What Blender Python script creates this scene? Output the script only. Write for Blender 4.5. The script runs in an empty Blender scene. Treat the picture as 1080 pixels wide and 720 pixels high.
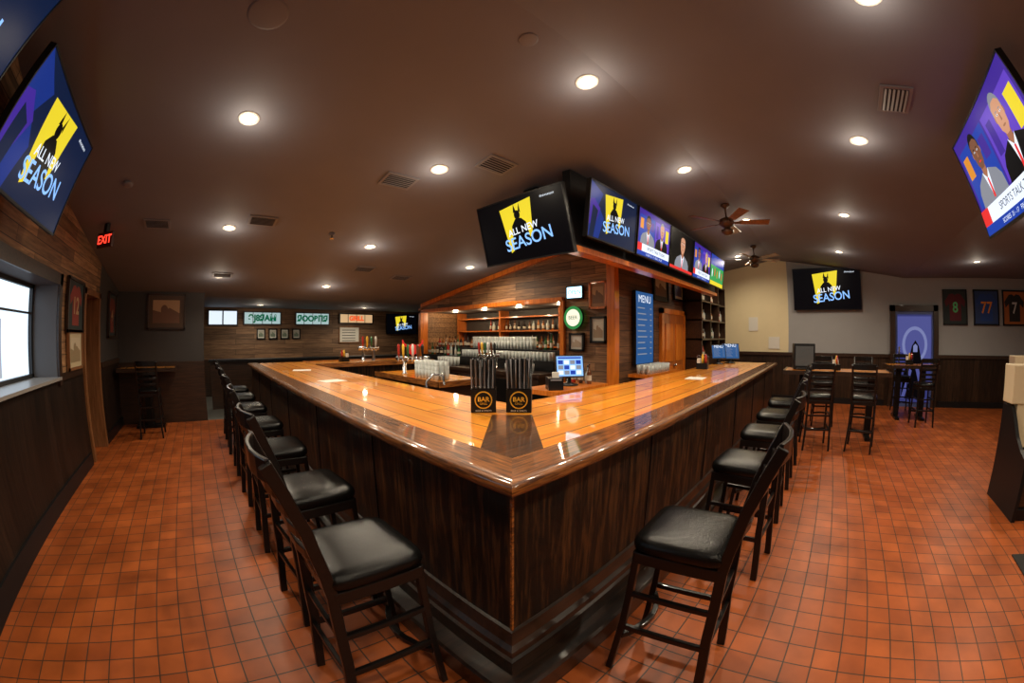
import bpy, bmesh, math, random
from mathutils import Vector, Matrix, Euler
random.seed(7)
R=math.radians
H=1.6
def zc(y):
    if y>1.2: return max(3.55-.155*(y-1.2),2.4)
    return max(3.55-.155*(1.2-y),3.0)
# ------------------------------------------------------------------ materials
MATS={}
def base(name):
    m=bpy.data.materials.new(name); m.use_nodes=True
    return m,m.node_tree,m.node_tree.nodes['Principled BSDF']
def pm(name,col,rough=.5,metal=0,coat=0,noise=.0,nscale=20,bump=0,trans=0,spec=.5):
    if name in MATS: return MATS[name]
    m,nt,b=base(name)
    b.inputs['Base Color'].default_value=(*col,1); b.inputs['Roughness'].default_value=rough
    b.inputs['Metallic'].default_value=metal; b.inputs['Coat Weight'].default_value=coat
    b.inputs['Transmission Weight'].default_value=trans; b.inputs['Specular IOR Level'].default_value=spec
    if noise or bump:
        tc=nt.nodes.new('ShaderNodeTexCoord'); n=nt.nodes.new('ShaderNodeTexNoise'); n.inputs['Scale'].default_value=nscale; n.inputs['Detail'].default_value=4
        nt.links.new(tc.outputs['Object'],n.inputs['Vector'])
        if noise:
            mx=nt.nodes.new('ShaderNodeMix'); mx.data_type='RGBA'
            mx.inputs['A'].default_value=tuple(c*(1-noise) for c in col)+(1,); mx.inputs['B'].default_value=tuple(min(1,c*(1+noise)) for c in col)+(1,)
            nt.links.new(n.outputs['Fac'],mx.inputs['Factor']); nt.links.new(mx.outputs['Result'],b.inputs['Base Color'])
        if bump:
            bp=nt.nodes.new('ShaderNodeBump'); bp.inputs['Strength'].default_value=bump; bp.inputs['Distance'].default_value=.01
            nt.links.new(n.outputs['Fac'],bp.inputs['Height']); nt.links.new(bp.outputs['Normal'],b.inputs['Normal'])
    MATS[name]=m; return m
def em(name,col,s=1.5):
    if name in MATS: return MATS[name]
    m,nt,b=base(name)
    b.inputs['Base Color'].default_value=(*[c*.1 for c in col],1)
    b.inputs['Emission Color'].default_value=(*col,1); b.inputs['Emission Strength'].default_value=s
    b.inputs['Roughness'].default_value=.3; b.inputs['Specular IOR Level'].default_value=.15
    MATS[name]=m; return m
def wood(name,c1,c2,axis='x',gs=6,rough=.35,coat=0,planks=None,pl_var=.35,bump=.15,stretch=14,contrast=(.35,.7),spec=.5):
    if name in MATS: return MATS[name]
    m,nt,b=base(name); L=nt.links
    tc=nt.nodes.new('ShaderNodeTexCoord'); mp=nt.nodes.new('ShaderNodeMapping')
    s=[stretch*gs/6]*3; s['xyz'.index(axis)]=gs/6
    mp.inputs['Scale'].default_value=s
    L.new(tc.outputs['Object'],mp.inputs['Vector'])
    n=nt.nodes.new('ShaderNodeTexNoise'); n.inputs['Scale'].default_value=1.6; n.inputs['Detail'].default_value=7; n.inputs['Roughness'].default_value=.65; n.inputs['Distortion'].default_value=.4
    L.new(mp.outputs['Vector'],n.inputs['Vector'])
    cr=nt.nodes.new('ShaderNodeValToRGB'); cr.color_ramp.elements[0].position=contrast[0]; cr.color_ramp.elements[1].position=contrast[1]
    cr.color_ramp.elements[0].color=(*c1,1); cr.color_ramp.elements[1].color=(*c2,1)
    L.new(n.outputs['Fac'],cr.inputs['Fac']); out=cr.outputs['Color']; hgt=n.outputs['Fac']
    if planks:
        ln,wd,ac,ms=planks
        sp=nt.nodes.new('ShaderNodeSeparateXYZ'); cb=nt.nodes.new('ShaderNodeCombineXYZ'); L.new(tc.outputs['Object'],sp.inputs[0])
        L.new(sp.outputs['XYZ'.index(axis.upper())],cb.inputs[0]); L.new(sp.outputs['XYZ'.index(ac.upper())],cb.inputs[1])
        br=nt.nodes.new('ShaderNodeTexBrick'); br.inputs['Scale'].default_value=1; br.inputs['Brick Width'].default_value=ln; br.inputs['Row Height'].default_value=wd
        br.inputs['Mortar Size'].default_value=ms; br.inputs['Mortar Smooth'].default_value=.1; br.offset=.37; br.inputs['Bias'].default_value=0
        br.inputs['Color1'].default_value=(1-pl_var,)*3+(1,); br.inputs['Color2'].default_value=(1+pl_var,)*3+(1,); br.inputs['Mortar'].default_value=(.12,.1,.1,1)
        L.new(cb.outputs[0],br.inputs['Vector'])
        mx=nt.nodes.new('ShaderNodeMix'); mx.data_type='RGBA'; mx.blend_type='MULTIPLY'; mx.inputs['Factor'].default_value=1; mx.clamp_result=False
        L.new(out,mx.inputs['A']); L.new(br.outputs['Color'],mx.inputs['B']); out=mx.outputs['Result']
    L.new(out,b.inputs['Base Color'])
    b.inputs['Roughness'].default_value=rough; b.inputs['Coat Weight'].default_value=coat; b.inputs['Coat Roughness'].default_value=.04; b.inputs['Specular IOR Level'].default_value=spec
    if bump:
        bp=nt.nodes.new('ShaderNodeBump'); bp.inputs['Strength'].default_value=bump; bp.inputs['Distance'].default_value=.004
        L.new(hgt,bp.inputs['Height']); L.new(bp.outputs['Normal'],b.inputs['Normal'])
    MATS[name]=m; return m
def tile_mat():
    m,nt,b=base('quarry_tile'); L=nt.links
    tc=nt.nodes.new('ShaderNodeTexCoord'); br=nt.nodes.new('ShaderNodeTexBrick'); br.offset=0; br.squash=1
    br.inputs['Scale'].default_value=1; br.inputs['Brick Width'].default_value=.158; br.inputs['Row Height'].default_value=.158
    br.inputs['Mortar Size'].default_value=.0045; br.inputs['Mortar Smooth'].default_value=.2
    br.inputs['Color1'].default_value=(.33,.072,.014,1); br.inputs['Color2'].default_value=(.44,.105,.022,1); br.inputs['Mortar'].default_value=(.07,.035,.02,1)
    L.new(tc.outputs['Object'],br.inputs['Vector'])
    n=nt.nodes.new('ShaderNodeTexNoise'); n.inputs['Scale'].default_value=3; n.inputs['Detail'].default_value=6
    L.new(tc.outputs['Object'],n.inputs['Vector'])
    mr=nt.nodes.new('ShaderNodeMapRange'); mr.inputs['From Min'].default_value=.3; mr.inputs['From Max'].default_value=.7; mr.inputs['To Min'].default_value=.70; mr.inputs['To Max'].default_value=1.18
    L.new(n.outputs['Fac'],mr.inputs['Value'])
    mx=nt.nodes.new('ShaderNodeMix'); mx.data_type='RGBA'; mx.blend_type='MULTIPLY'; mx.inputs['Factor'].default_value=1
    L.new(br.outputs['Color'],mx.inputs['A']); L.new(mr.outputs['Result'],mx.inputs['B']); L.new(mx.outputs['Result'],b.inputs['Base Color'])
    b.inputs['Roughness'].default_value=.40; b.inputs['Specular IOR Level'].default_value=.35
    bp=nt.nodes.new('ShaderNodeBump'); bp.inputs['Strength'].default_value=.5; bp.inputs['Distance'].default_value=.004; bp.invert=True
    L.new(br.outputs['Fac'],bp.inputs['Height']); L.new(bp.outputs['Normal'],b.inputs['Normal'])
    return m
TILE=tile_mat()
CEILM=pm('ceiling_paint',(.165,.165,.195),.75,noise=.06,nscale=3,bump=.1)
GRAYW=pm('gray_wall_paint',(.31,.31,.315),.7,noise=.05,nscale=4)
CREAM=pm('cream_wall_paint',(.72,.61,.38),.7,noise=.05,nscale=4)
DARKW=pm('dark_wall_paint',(.040,.034,.032),.6,noise=.1,nscale=6)
GREYFL=pm('grey_floor_vinyl',(.13,.13,.12),.4,noise=.2,nscale=5)
TOPX=wood('honey_pine_top_x',(.86,.235,.006),(1.0,.43,.030),'x',coat=.9,rough=.4,planks=(2.2,.20,'y',.005),pl_var=.18,bump=.02)
TOPY=wood('honey_pine_top_y',(.86,.235,.006),(1.0,.43,.030),'y',coat=.9,rough=.4,planks=(2.2,.20,'x',.005),pl_var=.18,bump=.02)
RAILX=wood('oak_rail_x',(.06,.016,.003),(.50,.17,.030),'x',gs=22,coat=.9,rough=.4,bump=.1,stretch=14,contrast=(.38,.68))
RAILY=wood('oak_rail_y',(.06,.016,.003),(.50,.17,.030),'y',gs=22,coat=.9,rough=.4,bump=.1,stretch=14,contrast=(.38,.68))
REFLDK=wood('caddy_reflection_dark',(.035,.012,.004),(.17,.06,.016),'x',gs=22,coat=1,rough=.35,bump=.05,stretch=9,contrast=(.36,.68))  # dark brown grain standing in for the caddies' reflection in the varnish
PANEL=wood('distressed_panel',(.006,.004,.003),(.16,.062,.018),'z',gs=9,rough=.45,coat=.12,bump=.3,contrast=(.47,.80),stretch=11,spec=.35)
PANELB=wood('bar_base_black',(.006,.004,.003),(.045,.020,.010),'x',gs=8,rough=.3,coat=.35,bump=.1)
WAINX=wood('wainscot_dark',(.008,.005,.004),(.030,.015,.009),'z',gs=9,rough=.45,coat=.0,planks=(3,.2,'y',.003),pl_var=.3,spec=.25)
WAINF=wood('wainscot_dark_far',(.010,.006,.004),(.055,.026,.013),'z',gs=9,rough=.4,planks=(3,.2,'y',.003),pl_var=.3,spec=.3)
BARNY=wood('barnwood_y',(.12,.055,.022),(.38,.20,.09),'y',gs=8,rough=.6,planks=(1.3,.13,'z',.004),pl_var=.45,bump=.3)
PINE=wood('orange_pine',(.52,.12,.010),(.85,.25,.025),'z',gs=8,rough=.3,coat=.5)
DOORM=wood('door_wood',(.36,.085,.012),(.58,.17,.03),'z',gs=8,rough=.3,coat=.4)
DKWOOD=wood('dark_stained_wood',(.014,.007,.004),(.06,.026,.013),'x',gs=10,rough=.35,coat=.2)
STOOLM=pm('black_lacquer',(.008,.006,.0055),.3,coat=.12,noise=.3,nscale=30,spec=.35)
VINYL=pm('black_vinyl',(.004,.004,.004),.26,coat=.0,bump=.2,nscale=140,spec=.32)
BLACK=pm('black_plastic',(.006,.006,.007),.4,spec=.35)
BLKMET=pm('black_metal',(.012,.012,.012),.35,metal=.6)
CHROME=pm('brushed_steel',(.55,.55,.56),.25,metal=1)
WHITE=pm('white_paint',(.70,.68,.63),.5)
GRILL=pm('vent_metal',(.20,.195,.21),.5)
GRILD=pm('vent_dark',(.012,.011,.011),.8)
BRONZE=pm('fan_bronze',(.10,.05,.025),.35,metal=.4)
GLASSC=pm('clear_glass',(.9,.93,.92),.05,trans=1)
BEIGE=pm('beige_vinyl',(.66,.54,.36),.4,bump=.1,nscale=60)
GOLD=pm('gold_badge',(.90,.52,.05),.3,metal=.1)
BOT=[pm('bottle_amber',(.30,.10,.02),.08,coat=1),pm('bottle_green',(.02,.12,.04),.08,coat=1),pm('bottle_clear',(.45,.5,.5),.08,coat=1),pm('bottle_dark',(.02,.012,.01),.08,coat=1),pm('bottle_red',(.4,.03,.02),.1,coat=1),pm('bottle_brown',(.12,.04,.015),.1,coat=1)]
LABEL=pm('bottle_label',(.55,.5,.4),.5)
BULB=em('lamp_glow',(1,.80,.46),16)
PAPER=pm('paper',(.70,.67,.60),.6)
# ------------------------------------------------------------------ mesh builder
class Ob:
    def __init__(s): s.bm=bmesh.new(); s.m=[]
    def mi(s,mat):
        if mat not in s.m: s.m.append(mat)
        return s.m.index(mat)
    def _f(s,vs,mat,smooth=False):
        if len(vs)<3: return
        try: f=s.bm.faces.new(vs)
        except ValueError: return
        f.material_index=s.mi(mat); f.smooth=smooth
    def hexa(s,pts,mat):
        v=[s.bm.verts.new(p) for p in pts]
        for q in ((3,2,1,0),(4,5,6,7),(0,1,5,4),(1,2,6,5),(2,3,7,6),(3,0,4,7)): s._f([v[i] for i in q],mat)
    def box(s,a,b,mat):
        x0,y0,z0=[min(p,q) for p,q in zip(a,b)]; x1,y1,z1=[max(p,q) for p,q in zip(a,b)]
        s.hexa([(x0,y0,z0),(x1,y0,z0),(x1,y1,z0),(x0,y1,z0),(x0,y0,z1),(x1,y0,z1),(x1,y1,z1),(x0,y1,z1)],mat)
    def cbox(s,c,d,mat,rot=None):
        pts=[]
        for z in (-1,1):
            for x,y in ((-1,-1),(1,-1),(1,1),(-1,1)):
                p=Vector((x*d[0]/2,y*d[1]/2,z*d[2]/2))
                if rot: p.rotate(Euler(rot))
                pts.append(p+Vector(c))
        s.hexa(pts,mat)
    def bar(s,p,q,w,d,mat,side=(1,0,0)):
        p=Vector(p);q=Vector(q); t=(q-p).normalized(); a=Vector(side); a=(a-t*a.dot(t)).normalized(); b=t.cross(a)
        pts=[c+a*i*w/2+b*j*d/2 for c in (p,q) for i,j in ((-1,-1),(1,-1),(1,1),(-1,1))]
        s.hexa(pts,mat)
    def chain(s,P,w,d,mat,side=(1,0,0),smooth=False):
        rings=[]
        for i,p in enumerate(P):
            p=Vector(p); t=(Vector(P[min(i+1,len(P)-1)])-Vector(P[max(i-1,0)])).normalized()
            a=Vector(side); a=(a-t*a.dot(t)).normalized(); b=t.cross(a)
            rings.append([s.bm.verts.new(p+a*u*w/2+b*v*d/2) for u,v in ((-1,-1),(1,-1),(1,1),(-1,1))])
        for r0,r1 in zip(rings,rings[1:]):
            for k in range(4): s._f([r0[k],r0[(k+1)%4],r1[(k+1)%4],r1[k]],mat,smooth)
        s._f(rings[0][::-1],mat); s._f(rings[-1],mat)
    def tube(s,P,r,mat,seg=8):
        rings=[]
        for i,p in enumerate(P):
            p=Vector(p); t=(Vector(P[min(i+1,len(P)-1)])-Vector(P[max(i-1,0)])).normalized()
            a=t.orthogonal().normalized() if i==0 else (rings_a-t*rings_a.dot(t)).normalized()
            rings_a=a; b=t.cross(a)
            rr=r[i] if isinstance(r,(list,tuple)) else r
            rings.append([s.bm.verts.new(p+(a*math.cos(2*math.pi*k/seg)+b*math.sin(2*math.pi*k/seg))*rr) for k in range(seg)])
        for r0,r1 in zip(rings,rings[1:]):
            for k in range(seg): s._f([r0[k],r0[(k+1)%seg],r1[(k+1)%seg],r1[k]],mat,True)
        s._f(rings[0][::-1],mat); s._f(rings[-1],mat)
    def lathe(s,prof,c,mat,seg=14,mats=None):
        rings=[]
        for r,z in prof:
            rings.append([s.bm.verts.new((c[0]+max(r,1e-4)*math.cos(2*math.pi*k/seg),c[1]+max(r,1e-4)*math.sin(2*math.pi*k/seg),c[2]+z)) for k in range(seg)])
        for i,(r0,r1) in enumerate(zip(rings,rings[1:])):
            for k in range(seg): s._f([r0[k],r0[(k+1)%seg],r1[(k+1)%seg],r1[k]],mats[i] if mats else mat,True)
        s._f(rings[0][::-1],mats[0] if mats else mat); s._f(rings[-1],mats[-1] if mats else mat)
    def poly(s,pts,mat): s._f([s.bm.verts.new(p) for p in pts],mat)
    def pxz(s,pts,y,mat): s.poly([(p[0],y,p[1]) for p in pts],mat)
    def ell(s,cx,cz,rx,rz,y,mat,n=20): s.pxz([(cx+rx*math.cos(2*math.pi*k/n),cz+rz*math.sin(2*math.pi*k/n)) for k in range(n)],y,mat)
    def text(s,body,size,mat,M,ext=.0,off=0):
        c=bpy.data.curves.new('tmp','FONT'); c.body=body; c.size=size; c.align_x='CENTER'; c.align_y='CENTER'; c.extrude=ext; c.offset=off
        o=bpy.data.objects.new('tmp',c); bpy.context.collection.objects.link(o)
        dg=bpy.context.evaluated_depsgraph_get(); me=bpy.data.meshes.new_from_object(o.evaluated_get(dg))
        bpy.data.objects.remove(o); bpy.data.curves.remove(c)
        n0=len(s.bm.faces); v0=len(s.bm.verts)
        s.bm.from_mesh(me); s.bm.verts.ensure_lookup_table(); s.bm.faces.ensure_lookup_table()
        for v in s.bm.verts[v0:]: v.co=M@v.co
        k=s.mi(mat)
        for f in s.bm.faces[n0:]: f.material_index=k
        bpy.data.meshes.remove(me)
    def done(s,name,loc=(0,0,0),rot=(0,0,0),bevel=0,seg=2,sub=0):
        me=bpy.data.meshes.new(name); bmesh.ops.recalc_face_normals(s.bm,faces=s.bm.faces[:]) if not getattr(s,'keep',False) else None
        s.bm.to_mesh(me); s.bm.free()
        for m in s.m: me.materials.append(m)
        o=bpy.data.objects.new(name,me); bpy.context.collection.objects.link(o); o.location=loc; o.rotation_euler=rot
        if bevel:
            b=o.modifiers.new('b','BEVEL'); b.width=bevel; b.segments=seg; b.limit_method='ANGLE'; b.angle_limit=R(40)
        return o
def dup(o,loc,rz):
    n=bpy.data.objects.new(o.name.split('.')[0],o.data); bpy.context.collection.objects.link(n); n.location=loc; n.rotation_euler=(0,0,rz)
    for m in o.modifiers:
        k=n.modifiers.new(m.name,m.type); k.width=m.width; k.segments=m.segments; k.limit_method=m.limit_method; k.angle_limit=m.angle_limit
    return n
TXT=Matrix.Rotation(math.pi/2,4,'X')
def T(x,y,z,roll=0): return Matrix.Translation((x,y,z))@Matrix.Rotation(roll,4,'Y')@TXT
# ------------------------------------------------------------------ room shell
o=Ob(); o.box((-2.4,-7,-.1),(10.9,8.3,0),TILE); o.box((-2.4,8.3,-.1),(10.9,11.8,0),GREYFL); o.done('floor')
o=Ob()
ys=[-7,-2.348,1.2,8.62,11.8]
for a,b in zip(ys,ys[1:]):
    za,zb=zc(a),zc(b)
    o.hexa([(-2.3,a,za),(10.9,a,za),(10.9,b,zb),(-2.3,b,zb),(-2.3,a,za+.1),(10.9,a,za+.1),(10.9,b,zb+.1),(-2.3,b,zb+.1)],CEILM)
o.done('ceiling')
def gable(o,x0,x1,y0,y1,z0,mat):
    pts=[y0]+[p for p in (-2.348,1.2,8.62) if y0<p<y1]+[y1]
    for a,b in zip(pts,pts[1:]):
        o.hexa([(x0,a,z0),(x1,a,z0),(x1,b,z0),(x0,b,z0),(x0,a,zc(a)),(x1,a,zc(a)),(x1,b,zc(b)),(x0,b,zc(b))],mat)
XL=-1.85; XO=-2.25
o=Ob()
o.box((XO,-7,0),(XL,5.78,1.18),WAINX); o.box((XO,6.72,0),(XL,8.4,1.18),WAINX)
gable(o,XO,XL,-7,5.78,2.17,BARNY); gable(o,XO,XL,5.78,6.72,2.25,BARNY); gable(o,XO,XL,6.72,8.4,1.18,DARKW)
o.box((XO,-7,1.18),(XL,1.5,2.17),BARNY); o.box((XO,4.7,1.18),(XL,5.78,2.17),BARNY)
o.done('wall_left')
o=Ob(); o.box((XL,-7,1.16),(XL+.03,1.4,1.24),DKWOOD); o.box((XL,4.8,1.16),(XL+.03,5.68,1.24),DKWOOD); o.box((XL,6.82,1.16),(XL+.03,8.3,1.24),DKWOOD); o.done('trim_1')
o=Ob(); o.box((XL,-7,0),(XL+.025,5.68,.16),BLACK); o.box((XL,6.82,0),(XL+.025,8.3,.16),BLACK); o.done('baseboard_left')
o=Ob(); fr=pm('window_frame_dark',(.02,.02,.022),.4); jb=pm('window_jamb',(.13,.12,.12),.5)
o.box((XO,1.5,1.18),(XL+.06,4.7,1.21),pm('window_sill',(.30,.28,.26),.35))
o.box((XO,4.69,1.21),(XL,4.705,2.16),jb); o.box((XO,1.495,1.21),(XL,1.51,2.16),jb); o.box((XO,1.5,2.15),(XL,4.7,2.165),jb)
for y in (1.5,2.55,3.62,4.64): o.box((XO+.02,y,1.21),(XO+.07,y+.045,2.15),fr)
o.box((XO+.02,1.5,2.11),(XO+.07,4.7,2.15),fr); o.box((XO+.02,1.5,1.21),(XO+.07,4.7,1.25),fr); o.box((XO+.03,1.5,1.85),(XO+.06,4.7,1.87),fr)
for a,b in (((XL,1.4,1.12),(XL+.03,1.5,2.27)),((XL,4.7,1.12),(XL+.03,4.8,2.27)),((XL,1.4,2.15),(XL+.03,4.8,2.27))): o.box(a,b,DKWOOD)
o.done('window_1')
o=Ob(); o.box((-14,-8,-.3),(-2.5,20,-.25),pm('asphalt',(.25,.25,.25),.9)); o.done('parking_lot_ground')
o=Ob(); o.box((-13.5,-6,-.25),(-12.5,22,2.6),pm('brick_building',(.42,.38,.36),.8,noise=.2)); 
for k in range(8): o.box((-12.5,-4+k*3,.6),(-12.45,-2.6+k*3,2.0),BLACK)
o.done('neighbouring_building')
o=Ob(); FR2=wood('door_frame_brown',(.16,.06,.02),(.34,.15,.06),'z',gs=8,rough=.35,coat=.3)
o.box((XO+.1,5.86,0),(XO+.16,6.64,2.18),DKWOOD)
for a,b in (((XO,5.78,0),(XL+.035,5.87,2.25)),((XO,6.63,0),(XL+.035,6.72,2.25)),((XO,5.78,2.17),(XL+.035,6.72,2.25))): o.box(a,b,FR2)
for z in (.3,1.25): o.box((XO+.16,5.98,z),(XO+.175,6.52,z+.75),STOOLM)
o.lathe([(.0,0),(.03,.0),(.03,.04),(0,.045)],(XO+.2,6.56,1.0),CHROME)
o.done('door_1')
o=Ob(); o.box((XL-.4,8.3,0),(0,8.42,2.46),DARKW); o.box((-.12,8.42,0),(0,11.7,2.4),DARKW); o.box((XL,8.28,0),(0,8.3,1.15),DKWOOD); o.done('wall_end')
BK2=wood('panel_tan_x',(.12,.06,.03),(.30,.17,.09),'x',gs=8,rough=.6,planks=(1.5,.14,'z',.004),pl_var=.35,bump=.2)
o=Ob(); o.box((0,11.6,0),(10.8,11.75,1.0),DKWOOD); o.box((0,11.6,1.0),(10.8,11.75,2.4),BK2); o.done('wall_far_left_room')
o=Ob(); o.box((8.8,3.2,0),(8.9,11.6,2.42),DARKW); o.done('wall_store_side')
o=Ob(); XF=10.6
gable(o,XF,XF+.15,.86,3.2,1.2,CREAM); gable(o,XF,XF+.15,-7,.86,1.2,GRAYW); o.box((XF,-7,0),(XF+.15,3.2,1.2),WAINF)
o.done('wall_far')
o=Ob(); o.box((XF-.04,-7,1.14),(XF,2.6,1.22),DKWOOD); o.done('trim_2')
o=Ob(); o.box((XF-.03,-7,0),(XF,-3.35,.14),BLACK); o.box((XF-.03,-1.8,0),(XF,2.6,.14),BLACK); o.done('baseboard_far')
o=Ob(); o.box((-2.4,-7.1,0),(10.8,-7,3.0),GRAYW); o.done('wall_right')
o=Ob()
o.box((5.3,3.05,0),(10.6,3.2,3.15),wood('backbar_wall_x',(.07,.03,.015),(.20,.09,.04),'x',gs=8,rough=.5,planks=(1.3,.13,'z',.004),pl_var=.3,bump=.25)); o.done('wall_back')
o=Ob()
gable(o,5.3,5.45,3.2,8.62,2.22,BARNY); o.box((5.3,3.2,0),(5.45,4.05,2.22),BARNY)
o.done('wall_gable')
o=Ob()
def sl(y,dz): return zc(y)+dz
o.hexa([(5.24,3.05,sl(3.05,-.10)),(5.3,3.05,sl(3.05,-.10)),(5.3,8.5,sl(8.5,-.10)),(5.24,8.5,sl(8.5,-.10)),(5.24,3.05,sl(3.05,-.005)),(5.3,3.05,sl(3.05,-.005)),(5.3,8.5,sl(8.5,-.005)),(5.24,8.5,sl(8.5,-.005))],PINE)
o.box((5.24,4.05,2.18),(5.46,8.6,2.26),PINE)
o.box((5.2,3.0,0),(5.34,3.14,3.2),PINE); o.box((5.24,4.02,0),(5.46,4.1,2.2),PINE); o.box((5.24,8.5,0),(5.46,8.6,2.3),PINE)
o.done('trim_3')
o=Ob(); o.box((6.7,3.2,0),(6.8,8.6,2.28),DARKW); o.box((5.45,8.6,0),(6.8,8.7,2.28),BARNY); o.done('wall_alcove')
o=Ob(); o.box((5.46,3.2,2.2),(6.7,8.6,2.26),DARKW)
o.done('ceiling_soffit')
for k in range(4):
    y=4.6+k*1.1
    q=Ob(); q.lathe([(.05,0),(.05,-.004),(.07,-.008),(.08,0)],(0,0,0),WHITE); q.lathe([(.045,0),(.045,-.005)],(0,0,-.002),BULB); f=q.done('soffit_downlight',(5.9,y,2.2))
    l=bpy.data.lights.new('lamp','POINT'); l.energy=14; l.color=(1,.75,.45); l.shadow_soft_size=.05; lo=bpy.data.objects.new('lamp',l); bpy.context.collection.objects.link(lo); lo.parent=f; lo.location=(0,0,-.1)
# ------------------------------------------------------------------ bar
E=.87; YE=7.9; XE=8.0; TZ=1.10
def sweep(o,prof,mx,my,xe=XE,ye=YE,smooth=False):
    for leg in (0,1):
        P=[]
        for of,z in prof:
            c=(E+of,E+of,z); e=(E+of,ye,z) if leg==0 else (xe,E+of,z)
            P.append((o.bm.verts.new(c),o.bm.verts.new(e)))
        for (a,b),(c,d) in zip(P,P[1:]): o._f([a,b,d,c],my if leg==0 else mx,smooth)
        o._f([p[1] for p in P],my if leg==0 else mx)
o=Ob()
IN=2.03
for leg in (0,1):
    m=TOPY if leg==0 else TOPX
    for z in (TZ,TZ-.05):
        pts=[(E+.14,E+.14,z),(IN,IN,z),(IN,YE,z),(E+.14,YE,z)] if leg==0 else [(E+.14,E+.14,z),(XE,E+.14,z),(XE,IN,z),(IN,IN,z)]
        o.poly(pts,m)
for a,b in (((IN,IN,0),(IN,YE,0)),((IN,IN,0),(XE,IN,0)),((XE,E+.1,0),(XE,IN,0))):
    o.poly([(a[0],a[1],TZ-.05),(b[0],b[1],TZ-.05),(b[0],b[1],TZ),(a[0],a[1],TZ)],RAILX)
# thin dark plate painting the straw caddies' reflection onto the bar top
o.hexa([(1.07,1.07,TZ-.01),(1.26,1.06,TZ-.01),(1.82,1.64,TZ-.01),(1.64,1.82,TZ-.01),(1.07,1.07,TZ+.002),(1.26,1.06,TZ+.002),(1.82,1.64,TZ+.002),(1.64,1.82,TZ+.002)],REFLDK)
o.hexa([(1.07,1.07,TZ-.01),(1.64,1.82,TZ-.01),(1.06,1.26,TZ-.01),(1.05,1.1,TZ-.01),(1.07,1.07,TZ+.002),(1.64,1.82,TZ+.002),(1.06,1.26,TZ+.002),(1.05,1.1,TZ+.002)],REFLDK)
sweep(o,[(.22,TZ-.002),(.216,TZ+.008),(.205,TZ+.010),(.05,TZ+.010),(.03,TZ+.012),(.012,TZ+.006),(.002,TZ-.006),(0,TZ-.018),(.002,TZ-.034),(.010,TZ-.042)],RAILX,RAILY,smooth=True)
sweep(o,[(.010,TZ-.042),(.03,TZ-.044),(.035,TZ-.06),(.06,TZ-.064),(.09,TZ-.066)],RAILX,RAILY)
sweep(o,[(.09,TZ-.05),(.09,.30)],PANEL,PANEL)
sweep(o,[(.5,TZ-.05),(.5,.0)],BLACK,BLACK)
sweep(o,[(.09,.34),(.075,.335),(.07,.31),(.06,.27),(.04,.25),(.035,.22),(.02,.21),(.015,.13)],PANELB,PANELB)
sweep(o,[(.015,.13),(-.075,.13),(-.09,.12),(-.09,.0),(.5,0)],PANELB,PANELB)
for k in range(1,7):
    t=E+.09+k*1.18
    if t<YE: o.box((E+.083,t,.3),(E+.092,t+.012,TZ-.06),BLACK); 
    if t<XE: o.box((t,E+.083,.3),(t+.012,E+.092,TZ-.06),BLACK)
o.box((E+.084,E+.084,.3),(E+.095,E+.095,TZ-.06),RAILX)
o.box((E+.09,YE-.03,0),(IN-.1,YE,TZ-.05),PANEL); o.box((XE-.03,E+.09,0),(XE,IN-.1,TZ-.05),PANEL)
o.done('bar_counter')
o=Ob(); o.box((2.035,7.0,TZ-.05),(4.6,YE,TZ),TOPX); o.box((2.035,6.93,TZ-.06),(4.6,7.0,TZ+.015),RAILX); o.box((2.035,YE-.005,TZ-.06),(4.6,YE+.06,TZ+.015),RAILX); o.box((2.06,7.1,0),(4.5,YE-.1,TZ-.05),PANEL)
o.done('bar_return_counter')
o=Ob(); o.box((3.0,4.4,.92),(3.8,6.4,.97),TOPY); o.box((3.05,4.45,0),(3.75,6.35,.92),DKWOOD)
o.box((2.98,4.38,.90),(3.0,6.42,.98),RAILY);o.box((2.98,4.36,.90),(3.82,4.4,.98),RAILX)
o.done('service_island')
o=Ob(); o.box((2.06,2.6,.75),(2.6,5.6,.88),CHROME); o.box((2.06,2.6,.15),(2.6,5.6,.75),BLKMET)
for y in (2.7,3.5,4.3,5.0): o.box((2.12,y,.86),(2.54,y+.55,.885),BLACK)
o.tube([(2.1,3.3,.88),(2.1,3.3,1.15),(2.18,3.3,1.22),(2.3,3.3,1.2),(2.32,3.3,1.1)],.012,CHROME)
for x,y in ((2.1,2.65),(2.1,5.55),(2.56,2.65),(2.56,5.55)): o.box((x-.02,y-.02,0),(x+.02,y+.02,.15),CHROME)
o.done('underbar_sink')
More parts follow.
